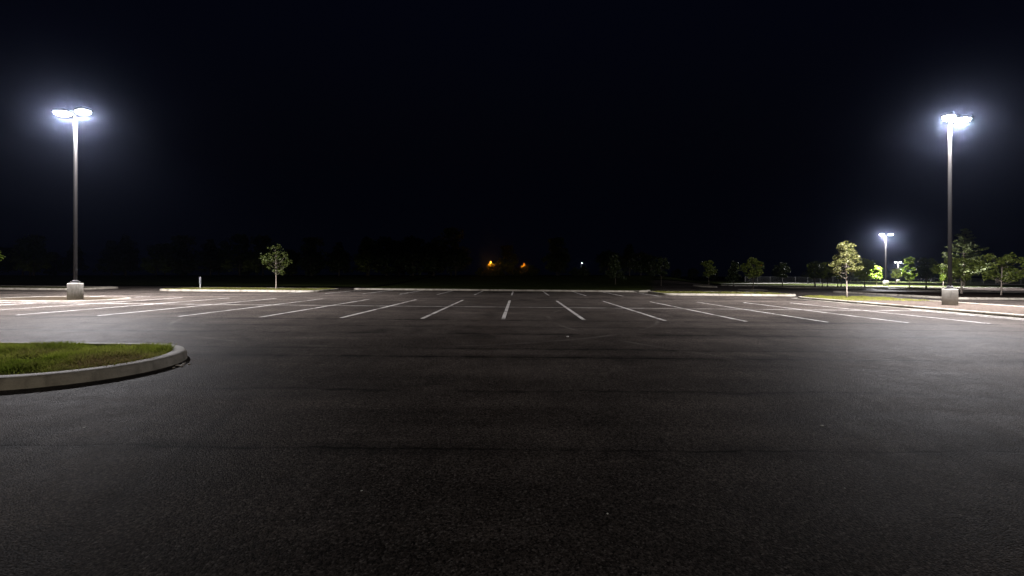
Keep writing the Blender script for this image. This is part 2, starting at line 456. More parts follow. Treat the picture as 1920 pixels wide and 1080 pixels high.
island('wide kerbed bed of dark mulch planted with two round trees', rrect(32.4, 75, 32.4, 45.5, 1.0, 8, 2.0), 0.15, M['darkmulch'], 0.2, 0.08, 'mulch_bed')
island('dark mulch island with a shaded round tree', rrect(48.0, 58.0, 52.5, 59.5, 1.5, 6, 1.5), 0.14, M['darkmulch'], 0.16, 0.1, 'mulch_bed')
island('grass strip island planted with a row of dim saplings', rrect(38.5, 53, 61.5, 70.5, 1.5, 6, 1.5), 0.15, M['bed'])
island('grass island with one tall lime green tree', rrect(57, 69, 66.5, 71.0, 1.5, 6, 1.5), 0.14, M['bed'])
island('small empty kerbed island on the dark side drive', rrect(24.0, 26.8, 57.0, 60.0, 1.2, 6, 1.5), 0.14, M['bed'])
island('small low island under a dim spreading sapling', rrect(26.2, 29.2, 49.8, 52.4, 1.2, 6, 1.5), 0.05, M['bed'])

# lawn kerb: runs behind the far bays and turns away to the right
def kerb_run(name, pts, wd, ht, mat, kind=None, n=1):
    v, f = [], []; prof = [(0, -0.06), (0.004, ht * 0.6), (0.02, ht - 0.02), (0.05, ht), (wd, ht), (wd, -0.05)]
    m = len(prof)
    for i, p in enumerate(pts):
        a = Vector(pts[max(0, i - 1)]); b = Vector(pts[min(len(pts) - 1, i + 1)]); t = (b - a).normalized()
        for d, z in prof:
            x = p[0] - t.y * d; y = p[1] + t.x * d; v.append((x, y, g(x, y) + z))
    for i in range(len(pts) - 1):
        for j in range(m - 1): f.append((i * m + j, (i + 1) * m + j, (i + 1) * m + j + 1, i * m + j + 1))
    f.append(tuple(range(m))); f.append(tuple((len(pts) - 1) * m + j for j in reversed(range(m))))
    o = link(name, py_mesh(name, v, f), mat, None, True)
    return tag(o, kind=kind) if kind else o
def smooth_path(P, n=8):
    out = []
    for i in range(len(P) - 1):
        p0 = Vector(P[max(0, i - 1)]); p1 = Vector(P[i]); p2 = Vector(P[i + 1]); p3 = Vector(P[min(len(P) - 1, i + 2)])
        for k in range(n):
            t = k / n
            out.append(tuple(0.5 * ((2 * p1) + (-p0 + p2) * t + (2 * p0 - 5 * p1 + 4 * p2 - p3) * t * t + (-p0 + 3 * p1 - 3 * p2 + p3) * t ** 3)))
    out.append(tuple(P[-1])); return out
kerb_run('lawn_kerb', smooth_path([(-14.6, 41.0), (-8, 41.0), (0, 41.0), (6, 41.0), (10.5, 41.1), (12.4, 41.9), (13.6, 43.6)]), 0.18, 0.15, M['kerb'], 'structure')
kerb_run('verge_kerb', [(x, 72.0) for x in lin(34, 125, 30)], 0.2, 0.15, M['walk'], 'structure')

# verge, concrete path and field on the right
verge = sheet('verge', lin(18, 150, 44), lin(72.3, 160, 36), lambda x, y: g(x, y) + 0.13, M['lawn'], lambda x, y: x > 20 + 0.33 * (y - 62) or y > 110)
tag(verge, kind='structure')
def ribbon(name, pts, wds, dz, mat):
    v, f = [], []
    for i, p in enumerate(pts):
        a = Vector(pts[max(0, i - 1)]); b = Vector(pts[min(len(pts) - 1, i + 1)]); t = (b - a).normalized()
        for s in (-1, 1):
            x = p[0] - t.y * wds[i] / 2 * s; y = p[1] + t.x * wds[i] / 2 * s
            v.append((x, y, max(g(x, y), g(p[0], p[1])) + dz))
    for i in range(len(pts) - 1): f.append((2 * i, 2 * i + 1, 2 * i + 3, 2 * i + 2))
    return tag(link(name, py_mesh(name, v, f), mat, None, True), kind='structure')
pp = smooth_path([(31, 77), (43, 86), (55, 95), (68, 102), (85, 106), (104, 108), (140, 109)], 6)
ribbon('concrete_path', pp, [2.5 + 6.0 * i / (len(pp) - 1) for i in range(len(pp))], 0.16, M['walk'])

# ------------------------------------------------------------------ lamp posts
def batwing(L, far, throw=0.0):
    # street optic: throws most of its light sideways, little straight down, none above the horizon
    L.use_nodes = True; nt = L.node_tree; em = nt.nodes['Emission']
    ge = nt.nodes.new('ShaderNodeNewGeometry'); sp = nt.nodes.new('ShaderNodeSeparateXYZ'); ab = nt.nodes.new('ShaderNodeMath'); ab.operation = 'ABSOLUTE'
    rp = nt.nodes.new('ShaderNodeValToRGB'); e = rp.color_ramp.elements
    stops = ((0.0, 0.0), (0.1, 0.04), (0.2, 0.11), (0.3, 0.135), (0.4, 0.57), (0.5, 0.88), (0.6, 1.0), (1.0, 0.75)) if not far else ((0.0, 0.55), (0.2, 0.9), (0.5, 1.0), (1.0, 0.55))
    while len(e) < len(stops): e.new(0.5)
    for el, (p, c) in zip(e, stops): el.position = p; el.color = (c, c, c, 1)
    nt.links.new(ge.outputs['Incoming'], sp.inputs[0]); nt.links.new(sp.outputs[2], ab.inputs[0]); nt.links.new(ab.outputs[0], rp.inputs[0])
    if throw:      # forward throw optic: extra long reach on the side the arm points to
        cl = nt.nodes.new('ShaderNodeMath'); cl.operation = 'MAXIMUM'; cl.inputs[1].default_value = 0.0
        nt.links.new(sp.outputs[0], cl.inputs[0])
        ma = nt.nodes.new('ShaderNodeMath'); ma.operation = 'MULTIPLY_ADD'; ma.inputs[1].default_value = throw
        nt.links.new(cl.outputs[0], ma.inputs[0]); nt.links.new(rp.outputs[0], ma.inputs[2])
        nt.links.new(ma.outputs[0], em.inputs['Strength'])
    else:
        nt.links.new(rp.outputs[0], em.inputs['Strength'])
def lamp_post(label, x, y, top, heads, zoff=0.0, footing=0.88, power=LAMP_W, pole_w=0.135, group='twin headed car park lamp posts', lit=True, base=True, far=False, turn=0.0, fw=0.62, throw=0.0, warm=None):
    t = empty('lamp_post', (x, y, g(x, y) + zoff)); tag(t, label, 'lamp post', group)
    h = top - (g(x, y) + zoff)
    fh = footing
    if base:
        T = Matrix.Rotation(math.radians(turn), 3, 'Z'); TP = Matrix.Rotation(math.radians(turn + (22 if x < 0 else -22)), 3, 'Z')
        bm = bmesh.new(); box(bm, (0, 0, (fh - 0.2) / 2), (fw, fw, fh + 0.2), 0.03, 3, 0.985, T)
        link('concrete_footing', bm_mesh('concrete_footing', bm), M['footing'], t, True)
        bm = bmesh.new(); box(bm, (0, 0, fh + 0.025), (0.4, 0.4, 0.05), 0.008, 1, 1.0, T)
        box(bm, (0, 0, fh + 0.10), (pole_w + 0.14, pole_w + 0.14, 0.11), 0.012, 1, 0.9, T)
        link('base_cover', bm_mesh('base_cover', bm), M['bronze'], t)
        for sx in (-1, 1):
            for sy in (-1, 1):
                bm = bmesh.new(); q = T @ Vector((sx * 0.165, sy * 0.165, 0)); tube(bm, [(q.x, q.y, fh + 0.045), (q.x, q.y, fh + 0.10)], [0.018, 0.018], 6)
                link('anchor_bolt', bm_mesh('anchor_bolt', bm), M['steel'], t)
    else:
        fh = 0.0
    bm = bmesh.new(); box(bm, (0, 0, (fh + h) / 2), (pole_w, pole_w, h - fh), 0.02, 2, 0.88, TP)
    pole = link('pole', bm_mesh('pole', bm), M['bronze'], t)
    bm = bmesh.new(); box(bm, TP @ Vector((0, -pole_w / 2 - 0.004, fh + 0.62)), (0.1, 0.012, 0.2), 0.004, 1, 1.0, TP)
    link('hand_hole_cover', bm_mesh('hand_hole_cover', bm), M['bronze'], pole)
    for (ang, reach) in heads:
        ca, sa = math.cos(math.radians(ang)), math.sin(math.radians(ang))
        R = Matrix.Rotation(math.radians(ang), 3, 'Z')
        bm = bmesh.new()
        box(bm, R @ Vector(((pole_w / 2 + reach - 0.3) / 2, 0, h - 0.09)), (max(0.1, reach - 0.3 + pole_w / 2), 0.07, 0.09), 0.01, 1, 1.0, R)
        link('arm', bm_mesh('arm', bm), M['bronze'], t)
        hd = empty('lamp_head', R @ Vector((reach, 0, h - 0.06)), math.radians(ang)); hd.parent = t
        bm = bmesh.new(); box(bm, (0, 0, 0.03), (0.80, 0.54, 0.17), 0.05, 3, 0.8)
        link('housing', bm_mesh('housing', bm), M['bronze'], hd, True)
        # sagging glass bowl under the housing
        bm = bmesh.new(); n = 16; prev = None
        for j, (k, z) in enumerate(((1.0, -0.05), (0.95, -0.12), (0.78, -0.19), (0.45, -0.23), (0.02, -0.24))):
            ring = [bm.verts.new((0.35 * k * math.copysign(abs(math.cos(a)) ** 0.6, math.cos(a)), 0.235 * k * math.copysign(abs(math.sin(a)) ** 0.6, math.sin(a)), z)) for a in (2 * math.pi * i / n for i in range(n))]
            if prev:
                for i in range(n): bm.faces.new((prev[i], prev[(i + 1) % n], ring[(i + 1) % n], ring[i]))
            prev = ring
        bm.faces.new(prev)
        link('lens', bm_mesh('lens', bm), M['lens'], hd, True)
        if lit:
            L = bpy.data.lights.new('lamp_light', 'SPOT'); L.energy = power; L.color = LAMP_COL
            L.spot_size = math.radians(178); L.spot_blend = 0.02; L.shadow_soft_size = 0.16
            batwing(L, far, throw if ang == 0 else 0.0)
            if warm: L.color = warm
            lo = bpy.data.objects.new('lamp_light', L); COL.objects.link(lo); lo.parent = hd; lo.location = (0, 0, -0.3)
    return t

lamp_post('tall bronze twin lamp post on a square concrete footing in the low island', -22.53, 22.9, 10.0, ((180, 0.66), (-18, 0.62)), turn=44)
lamp_post('tall bronze twin lamp post on a square concrete footing in the mulch island', 22.6, 22.9, 9.66, ((0, 0.62), (-140, 0.5)), 0.1, turn=-44, throw=0.75)
lamp_post('distant twin lamp post on the verge between small lime green trees', 67.4, 80.0, 8.9, ((180, 0.72), (-12, 0.75)), 0.1, 0.9, LAMP_W * 3.6, 0.2)
lamp_post('farthest short twin lamp post beyond the wire fence', 130.5, 150.0, 5.9, ((180, 0.75), (0, 0.75)), 0.1, 0.8, LAMP_W * 2.4, 0.2)
for sx, lb in ((-1, 'twin lamp post at the rear of the lot on the grass island side'), (1, 'twin lamp post at the rear of the lot on the mulch island side')):
    lamp_post(lb, sx * 22.7, -80.0, 9.9, ((180, 0.66), (0, 0.66)), 0.0, 0.88, LAMP_W * 0.9, far=True, warm=(1.0, 0.9, 0.74))

# ------------------------------------------------------------------ trees
def leaves_mesh(rng, C, rad, per, size, up=0.35, flat=0.8):
    n = len(C); idx = np.repeat(np.arange(n), per)
    N = len(idx)
    d = rng.normal(size=(N, 3)); d /= np.linalg.norm(d, axis=1)[:, None]
    r = rng.random(N) ** 0.45
    P = C[idx] + d * (rad[idx] * r)[:, None] * np.array([1, 1, flat])
    nrm = rng.normal(size=(N, 3)); nrm[:, 2] += up; nrm /= np.linalg.norm(nrm, axis=1)[:, None]
    a = rng.normal(size=(N, 3)); u = np.cross(nrm, a); u /= np.linalg.norm(u, axis=1)[:, None]
    v = np.cross(nrm, u)
    s = size * (0.6 + 0.8 * rng.random(N))[:, None]
    fold = nrm * s * 0.18
    V = np.stack([P - u * s * 0.5, P + v * s * 0.32 + fold, P + u * s * 0.6, P - v * s * 0.32 + fold], 1).reshape(-1, 3)
    Fc = np.arange(N * 4, dtype=np.int32).reshape(-1, 4)
    return V, Fc
def tree_meshes(seed, h, cr, cb, shape, leaf, ncl, per, tr=0.05, clr=0.3, lean=0.0, wind=0.0):
    """h height, cr crown radius, cb height of crown base"""
    rng = np.random.default_rng(seed)
    ch = h - cb
    C = []; 
    while len(C) < ncl:
        t = rng.random()
        if shape == 'cone': prof = (1 - t) ** 0.8 * 0.95 + 0.06
        elif shape == 'oval': prof = math.sin(math.pi * min(1, (t * 0.9 + 0.08))) ** 0.6
        elif shape == 'tuft': prof = (0.6 + 0.4 * math.sin(math.pi * min(1, t / 0.62 * 0.8 + 0.12))) if t < 0.6 else 0.42 * (1.15 - (t - 0.6))
        elif shape == 'top': prof = (0.55 + 0.45 * math.sin(math.pi * min(1, t * 1.1 + 0.12))) if t < 0.55 else (1 - (t - 0.55) / 0.5) * 0.9 + 0.05
        else: prof = math.sqrt(max(0, 1 - (2 * t - 1) ** 2)) * 0.95 + 0.05
        a = rng.random() * 2 * math.pi; q = math.sqrt(rng.random()) 
        q = 0.25 + 0.75 * q
        wob = 1 + 0.22 * math.sin(3 * a + seed) + 0.12 * math.sin(5 * a + 2 * seed)
        C.append((cr * prof * q * wob * math.cos(a) * 0.9 + lean * t, cr * prof * q * wob * math.sin(a) * 0.9, cb + ch * (0.04 + 0.92 * t)))
    C = np.array(C)
    rad = cr * clr * (0.6 + 0.8 * rng.random(ncl))
    V, Fc = leaves_mesh(rng, C, rad, per, leaf)
    crown = np_mesh('crown', V, Fc)
    bm = bmesh.new()
    n = 7; pts = []; rr = []
    for i in range(n + 1):
        t = i / n
        pts.append((0.03 * h * math.sin(seed + 2.2 * t) * t * 0.5 + lean * t * 0.8, 0.02 * h * math.cos(seed * 1.7 + 2 * t) * t * 0.5, -0.1 + (h * 0.9 + 0.1) * t))
        rr.append(tr * (1 - 0.85 * t) + (0.5 * tr if i == 0 else 0))
    tube(bm, pts, rr, 7)
    sel = rng.permutation(ncl)[:min(ncl, 26)]
    for i in sel:
        c = Vector(C[i]); t = max(0.32, min(0.85, (c.z - 0.22 * math.hypot(c.x, c.y) - 0.05 * h) / h))
        k = t * n; a = int(min(n - 1, k)); p = Vector(pts[a]).lerp(Vector(pts[a + 1]), min(1, k - a))
        mid = p.lerp(c, 0.5) + Vector((0, 0, -0.04 * h))
        tube(bm, [p, mid, c], [tr * 0.38 * (1.1 - t), tr * 0.24 * (1.1 - t), tr * 0.08], 4, False)
    return crown, bm_mesh('trunk', bm)
def put_tree(name, label, cat, x, y, meshes, leafmat, barkmat, zoff=0.12, rz=0.0, group=None, scale=1.0):
    t = empty(name, (x, y, g(x, y) + zoff), rz); tag(t, label, cat, group)
    t.scale = (scale,) * 3
    link('trunk', meshes[1], barkmat, t, True)
    link('crown', meshes[0], leafmat, t)
    return t
def pixz(x, y, py): return H + (515.0 - py) * y / F     # height of a point seen on pixel row py at distance y

# lit young trees (heights and widths measured on the photograph)
put_tree('young_tree', 'young olive leaved tree with thin pale trunk at the tip of the mulch island', 'tree', 23.7, 31.4,
         tree_meshes(3, 3.85, 1.15, 1.5, 'tuft', 0.125, 58, 40, 0.055, 0.22), M['leaf_olive'], M['bark'], 0.14)
put_tree('young_tree', 'lone young tree standing on the grass island beside the utility post', 'tree', -20.0, 37.6,
         tree_meshes(8, 3.75, 1.15, 1.15, 'oval', 0.13, 44, 24, 0.05, 0.24), M['leaf_dim'], M['bark'], 0.14)
put_tree('young_tree', 'lime leaved young tree standing beside the low lamp island', 'tree', -37.5, 31.0,
         tree_meshes(5, 3.3, 1.15, 0.9, 'round', 0.11, 50, 40, 0.06, 0.26), M['leaf_lime'], M['bark'], 0.0)
put_tree('round_tree', 'round green tree with pale trunk on the wide dark mulch bed', 'tree', 40.8, 37.0,
         tree_meshes(12, 3.5, 1.7, 1.15, 'round', 0.17, 54, 36, 0.06, 0.19), M['leaf_green'], M['bark'], 0.15)
put_tree('round_tree', 'round darker tree in front of the tall conifer on the mulch bed', 'tree', 40.5, 40.0,
         tree_meshes(13, 3.2, 1.5, 1.25, 'round', 0.17, 52, 38, 0.08, 0.21), M['leaf_green'], M['bark'], 0.15)
put_tree('small_tree', 'loose green tree on the grass strip beside the lit asphalt', 'tree', 50.3, 63.3,
         tree_meshes(21, 4.0, 1.55, 1.15, 'oval', 0.20, 60, 40, 0.075, 0.27), M['leaf_green'], M['darkbark'], 0.14)
put_tree('small_tree', 'dark unlit tree crowded behind the loose green tree', 'tree', 48.6, 65.5,
         tree_meshes(22, 3.8, 1.4, 1.2, 'round', 0.2, 50, 36, 0.07, 0.27), M['leaf_dark'], M['darkbark'], 0.14)
put_tree('small_tree', 'small bright lime tree just beside the distant lamp post footing', 'tree', 69.0, 84.0,
         tree_meshes(23, 3.6, 1.15, 1.1, 'oval', 0.24, 34, 30, 0.07, 0.3), M['leaf_lime'], M['bark'], 0.12)
put_tree('small_tree', 'dim round tree on the verge behind the distant lamp post', 'tree', 80.5, 93.0,
         tree_meshes(24, 3.3, 1.0, 1.4, 'round', 0.24, 34, 30, 0.07, 0.3), M['leaf_green'], M['darkbark'], 0.12)
put_tree('small_tree', 'tall narrow lime green tree beside the distant lamp post', 'tree', 61.8, 69.0,
         tree_meshes(25, 4.7, 1.0, 1.0, 'oval', 0.2, 52, 40, 0.07, 0.3), M['leaf_lime'], M['bark'], 0.14)
put_tree('small_tree', 'shaded dark tree with two stems on the dark mulch island', 'tree', 53.2, 57.0,
         tree_meshes(26, 3.9, 1.35, 1.4, 'round', 0.22, 60, 40, 0.08, 0.27), M['leaf_dark'], M['darkbark'], 0.2)
put_tree('small_tree', 'small lime tree half hidden behind the tall lamp post', 'tree', 82.6, 85.0,
         tree_meshes(27, 4.0, 1.1, 1.0, 'round', 0.24, 36, 30, 0.07, 0.3), M['leaf_lime'], M['bark'], 0.12)

# conifer: tiers of drooping boughs
def conifer(seed, h, r):
    rng = np.random.default_rng(seed); C = []; bm = bmesh.new()
    tube(bm, [(0, 0, -0.2), (0, 0, h * 0.5), (0.05, 0, h * 0.97)], [0.22, 0.13, 0.02], 7)
    tiers = 15
    for i in range(tiers):
        t = i / (tiers - 1); z = h * (0.16 + 0.80 * t); L = r * (1 - t) ** 0.8 * (0.75 + 0.5 * rng.random()) + 0.2
        nb = int(7 - 3 * t)
        for b in range(nb):
            a = rng.random() * 6.283; l = L * (0.7 + 0.45 * rng.random())
            e = Vector((l * math.cos(a), l * math.sin(a), z + 0.28 * l))
            tube(bm, [(0, 0, z), tuple(Vector((0, 0, z)).lerp(e, 0.5)), tuple(e)], [0.05, 0.035, 0.01], 4, False)
            for k in range(int(3 + l * 2.5)):
                q = 0.25 + 0.75 * rng.random(); C.append((e.x * q, e.y * q, z + (e.z - z) * q + 0.05))
    C = np.array(C); V, Fc = leaves_mesh(rng, C, np.full(len(C), 0.38), 13, 0.26, 0.2, 0.55)
    return np_mesh('crown', V, Fc), bm_mesh('trunk', bm)
put_tree('conifer_tree', 'tall loose conifer rising behind the round trees and the lamp pole', 'tree', 79.5, 78.0,
         conifer(4, 10.3, 3.9), M['leaf_fir'], M['darkbark'], 0.12)

# dim saplings along the side drive: the same young tree, copied
sap_o = tree_meshes(31, 3.7, 1.1, 1.35, 'oval', 0.2, 40, 34, 0.06, 0.28)
sap_r = tree_meshes(32, 3.5, 1.15, 1.3, 'round', 0.2, 40, 34, 0.06, 0.28)
sap_c = tree_meshes(33, 3.8, 1.15, 0.7, 'cone', 0.22, 46, 34, 0.06, 0.3)
put_tree('sapling', 'dim spreading sapling on the small low island', 'tree', 27.7, 51.0, sap_r, M['leaf_green'], M['darkbark'], 0.14, 0.4)
put_tree('sapling', 'bright green sapling on the grass strip in front of the pale path', 'tree', 47.0, 69.0, sap_r, M['leaf_lime'], M['bark'], 0.14, 1.4)
for i, (x, y, m) in enumerate(((42.4, 69.6, sap_o), (43.2, 63.2, sap_o), (45.8, 65.5, sap_r), (47.2, 66.4, sap_o), (50.8, 69.2, sap_r))):
    put_tree('sapling', 'unlit sapling with thin dark trunk on the grass strip island', 'tree', x, y, m, M['leaf_dark'], M['darkbark'], 0.14, i * 1.3,
             'unlit saplings on the grass strip')
put_tree('sapling', 'dark cone shaped tree near the bend of the lawn kerb', 'tree', 13.4, 57.5, sap_c, M['leaf_dark'], M['darkbark'], 0.13, 0.3)
for i, (x, y) in enumerate(((19.5, 58.0), (27.5, 62.0), (33.0, 66.0))):
    put_tree('sapling', 'barely visible dark sapling beside the unlit side drive', 'tree', x, y, (sap_o, sap_r, sap_c)[i % 3], M['leaf_dark'], M['darkbark'], 0.05, i * 2.1,
             'dark saplings by the side drive')

# the unlit tree line beyond the lawn
wood = [tree_meshes(40 + i, h, r, cb, sh, 0.42, 70, 34, 0.17, 0.26) for i, (h, r, cb, sh) in enumerate(
        ((8.5, 3.4, 1.2, 'oval'), (7.0, 3.3, 0.9, 'round'), (9.5, 3.3, 1.2, 'cone'), (6.2, 3.0, 0.6, 'round')))]
rnd = random.Random(7)
GAPS = ((905, 934), (970, 997), (1084, 1099))
def in_gap(x, y, r):
    c = 960 + F * x / y; rr = F * r / y
    return any(c + rr > a and c - rr < b for a, b in GAPS)
put_tree('woodland_tree', 'faintly lit broad tree standing forward of the dark tree line', 'tree', -97.0, 90.0, wood[0], M['leaf_green'], M['darkbark'], 0.1, 0.5, None, 0.95)
for row, (y0, step) in enumerate(((95.0, 5.4), (104.0, 6.2))):
    x = -138.0 + row * 2.0
    while x < 33 + row * 4:
        y = y0 + rnd.uniform(-2.5, 2.5); k = rnd.randrange(4); s = rnd.uniform(0.72, 1.12)
        if -34 < x < -12: s *= 1.2
        if x > 12: s *= 0.8
        if not in_gap(x, y, 2.6 * s) and abs(x + 97) > 4:
            put_tree('woodland_tree', 'dark tree in the unlit tree line beyond the lawn', 'tree', x, y, wood[k], M['leaf_dark'], M['darkbark'], -0.1,
                     rnd.uniform(0, 6.28), 'trees of the unlit tree line', s)
        x += step * rnd.uniform(0.75, 1.3)
x = 62.0
while x < 190:
    y = 168 + rnd.uniform(-5, 8)
    put_tree('woodland_tree', 'dark low tree in the field beyond the wire fence', 'tree', x, y, wood[rnd.choice((1, 3))], M['leaf_dark'], M['darkbark'], -0.1,
             rnd.uniform(0, 6.28), 'low trees beyond the wire fence', rnd.uniform(0.55, 0.8))
    x += rnd.uniform(6, 11)
# low shrubs filling the gaps under the distant street lamps
shr = tree_meshes(51, 1.9, 1.5, 0.05, 'round', 0.3, 34, 30, 0.05, 0.35)
for i, (x, y) in enumerate(((-6.4, 93), (-4.4, 94), (-2.6, 93.5), (0.9, 94), (2.6, 93.4), (4.3, 94), (13.4, 93), (15.2, 94))):
    put_tree('shrub', 'low dark shrub in a gap of the tree line', 'shrub', x, y, shr, M['leaf_dark'], M['darkbark'], 0.0, i * 1.1, 'shrubs in the tree line gaps', 0.85 + 0.1 * (i % 3))
lit = tree_meshes(52, 3.4, 1.3, 1.2, 'round', 0.26, 30, 24, 0.08, 0.3)
put_tree('small_tree', 'small tree glowing orange under the brighter sodium street lamp', 'tree', -6.0, 126.2, lit, M['leaf_olive'], M['darkbark'], 0.3, 0.2)
put_tree('small_tree', 'small tree glowing orange under the dimmer sodium street lamp', 'tree', 3.7, 126.5, lit, M['leaf_olive'], M['darkbark'], -0.2, 2.0)

# ------------------------------------------------------------------ distant street lamps
def street_lamp(label, px, py, y, lensmat, lightcol, watts, group=None, rad=0.2):
    x = (px - 960) * y / F; z = pixz(x, y, py); z0 = g(x, y) - 0.1
    t = empty('street_lamp', (x, y, z0)); tag(t, label, 'street lamp', group)
    h = z - z0
    bm = bmesh.new(); tube(bm, [(0, 0.9, 0), (0, 0.9, h * 0.7), (0, 0.85, h + 0.1), (0, 0.5, h + 0.28), (0, 0.15, h + 0.25)], [0.09, 0.07, 0.05, 0.045, 0.04], 8)
    link('pole', bm_mesh('pole', bm), M['steel'], t, True)
    hd = empty('lamp_head', (0, 0, h)); hd.parent = t
    bm = bmesh.new(); box(bm, (0, 0.05, rad + 0.08), (0.34, 0.7, 0.14), 0.04, 2, 0.8); link('housing', bm_mesh('housing', bm), M['grey'], hd, True)
    bm = bmesh.new(); bmesh.ops.create_icosphere(bm, subdivisions=2, radius=rad)
    for v in bm.verts: v.co.z *= 0.85
    link('lens', bm_mesh('lens', bm), lensmat, hd, True)
    if watts:
        L = bpy.data.lights.new('lamp_light', 'POINT'); L.energy = watts; L.color = lightcol; L.shadow_soft_size = 0.1
        lo = bpy.data.objects.new('lamp_light', L); COL.objects.link(lo); lo.parent = hd; lo.location = (0, -0.35, -0.35)
street_lamp('brightest orange street lamp glowing through the tree line', 920, 491, 127.0, M['sodium'], (1.0, 0.36, 0.03), 1500.0, None, 0.24)
street_lamp('smaller orange street lamp glowing in the tree line beside the brightest one', 982.5, 494.5, 127.0, M['sodium_dim'], (1.0, 0.36, 0.03), 500.0, None, 0.15)
street_lamp('cool white street lamp glinting through the tree line', 1091, 493.3, 127.0, M['coolfar'], (0.85, 0.92, 1.0), 20.0, None, 0.13)
for px, py in ((1376.7, 497.6), (1427.5, 497.5), (1526, 498.2)):
    street_lamp('tiny far street lamp shining over the dark saplings', px, py, 165.0, M['coolfar'] if px > 1500 else M['sodium_dim'], (1, 1, 1), 0, 'tiny far street lamps', 0.13)
for px, py in ((1750.5, 493.5), (1753, 497), (1756, 504)):
    street_lamp('faint orange street lamp seen past the shaded dark tree', px, py, 175.0, M['sodium'], (1, 0.5, 0.1), 0, 'orange street lamps past the shaded tree', 0.2)

# ------------------------------------------------------------------ wire fence on the right
def fence():
    x0, x1, y = 62.0, 142.0, 118.0; ht = 1.45
    t = empty('wire_fence', ((x0 + x1) / 2, y, 0)); tag(t, 'galvanised chain link fence running behind the pale concrete path', 'fence')
    cx = (x0 + x1) / 2
    bm = bmesh.new(); tube(bm, [(-0, 0, 0), (0, 0, ht + 0.1)], [0.045, 0.04], 8); pm = bm_mesh('post', bm)
    n = 24; xs = lin(x0, x1, n)
    for x in xs:
        o = link('post', pm, M['steel'], t); o.location = (x - cx, 0, g(x, y) + 0.05)
    for a, b in zip(xs[:-1], xs[1:]):
        za, zb = g(a, y) + 0.1, g(b, y) + 0.1
        bm = bmesh.new(); tube(bm, [(a - cx, 0, za + ht), (b - cx, 0, zb + ht)], [0.03, 0.03], 6)
        link('rail', bm_mesh('rail', bm), M['steel'], t)
        V, Fc = [], []; sp = 0.16; L = b - a; r = 0.006
        k = -int(ht / sp) - 1
        while k * sp < L:
            for s in (1, -1):
                u0, u1 = (k * sp, k * sp + ht) if s > 0 else (k * sp + ht, k * sp)
                p = np.array([u0, 0.0]); q = np.array([u1, ht])
                # clip to the panel
                t0, t1 = 0.0, 1.0; d = u1 - u0
                for lim, sg in ((0, 1), (L, -1)):
                    f0 = sg * (u0 - lim); f1 = sg * (u1 - lim)
                    if f0 < 0 and f1 < 0: t0, t1 = 1, 0; break
                    if f0 < 0: t0 = max(t0, f0 / (f0 - f1))
                    elif f1 < 0: t1 = min(t1, f0 / (f0 - f1))
                if t1 - t0 < 0.02: continue
                ua, ub = u0 + d * t0, u0 + d * t1; va, vb = ht * t0, ht * t1
                i = len(V)
                for (u, v_) in ((ua, va), (ub, vb)):
                    z = za + (zb - za) * u / L + v_
                    V += [(a - cx + u - r, 0, z), (a - cx + u + r, 0, z), (a - cx + u, 0.008 * s + 0.004, z)]
                for j in range(3): Fc.append((i + j, i + (j + 1) % 3, i + 3 + (j + 1) % 3, i + 3 + j))
            k += 1
        tag(link('wire_mesh', np_mesh('wire_mesh', V, Fc), M['steel'], t), kind='stuff')
fence()

# ------------------------------------------------------------------ utility post on the left island
def utility_post(x, y):
    t = empty('utility_post', (x, y, g(x, y) + 0.14)); tag(t, 'thin pale utility post with a grey meter box on the grass island', 'post')
    bm = bmesh.new(); tube(bm, [(0, 0, -0.1), (0, 0, 0.42)], [0.045, 0.045], 10); link('stem', bm_mesh('stem', bm), M['white'], t, True)
    bm = bmesh.new(); box(bm, (0, 0, 0.68), (0.13, 0.09, 0.55), 0.012, 2); link('meter_box', bm_mesh('meter_box', bm), M['grey'], t)
    bm = bmesh.new(); tube(bm, [(0.02, -0.04, 0.62), (0.07, -0.1, 0.62)], [0.03, 0.035], 8); link('valve_cap', bm_mesh('valve_cap', bm), M['white'], t, True)
    bm = bmesh.new(); tube(bm, [(0, 0, 0.38), (0, 0, 0.46)], [0.065, 0.065], 10); link('collar', bm_mesh('collar', bm), M['grey'], t, True)
utility_post(-26.0, 37.0)

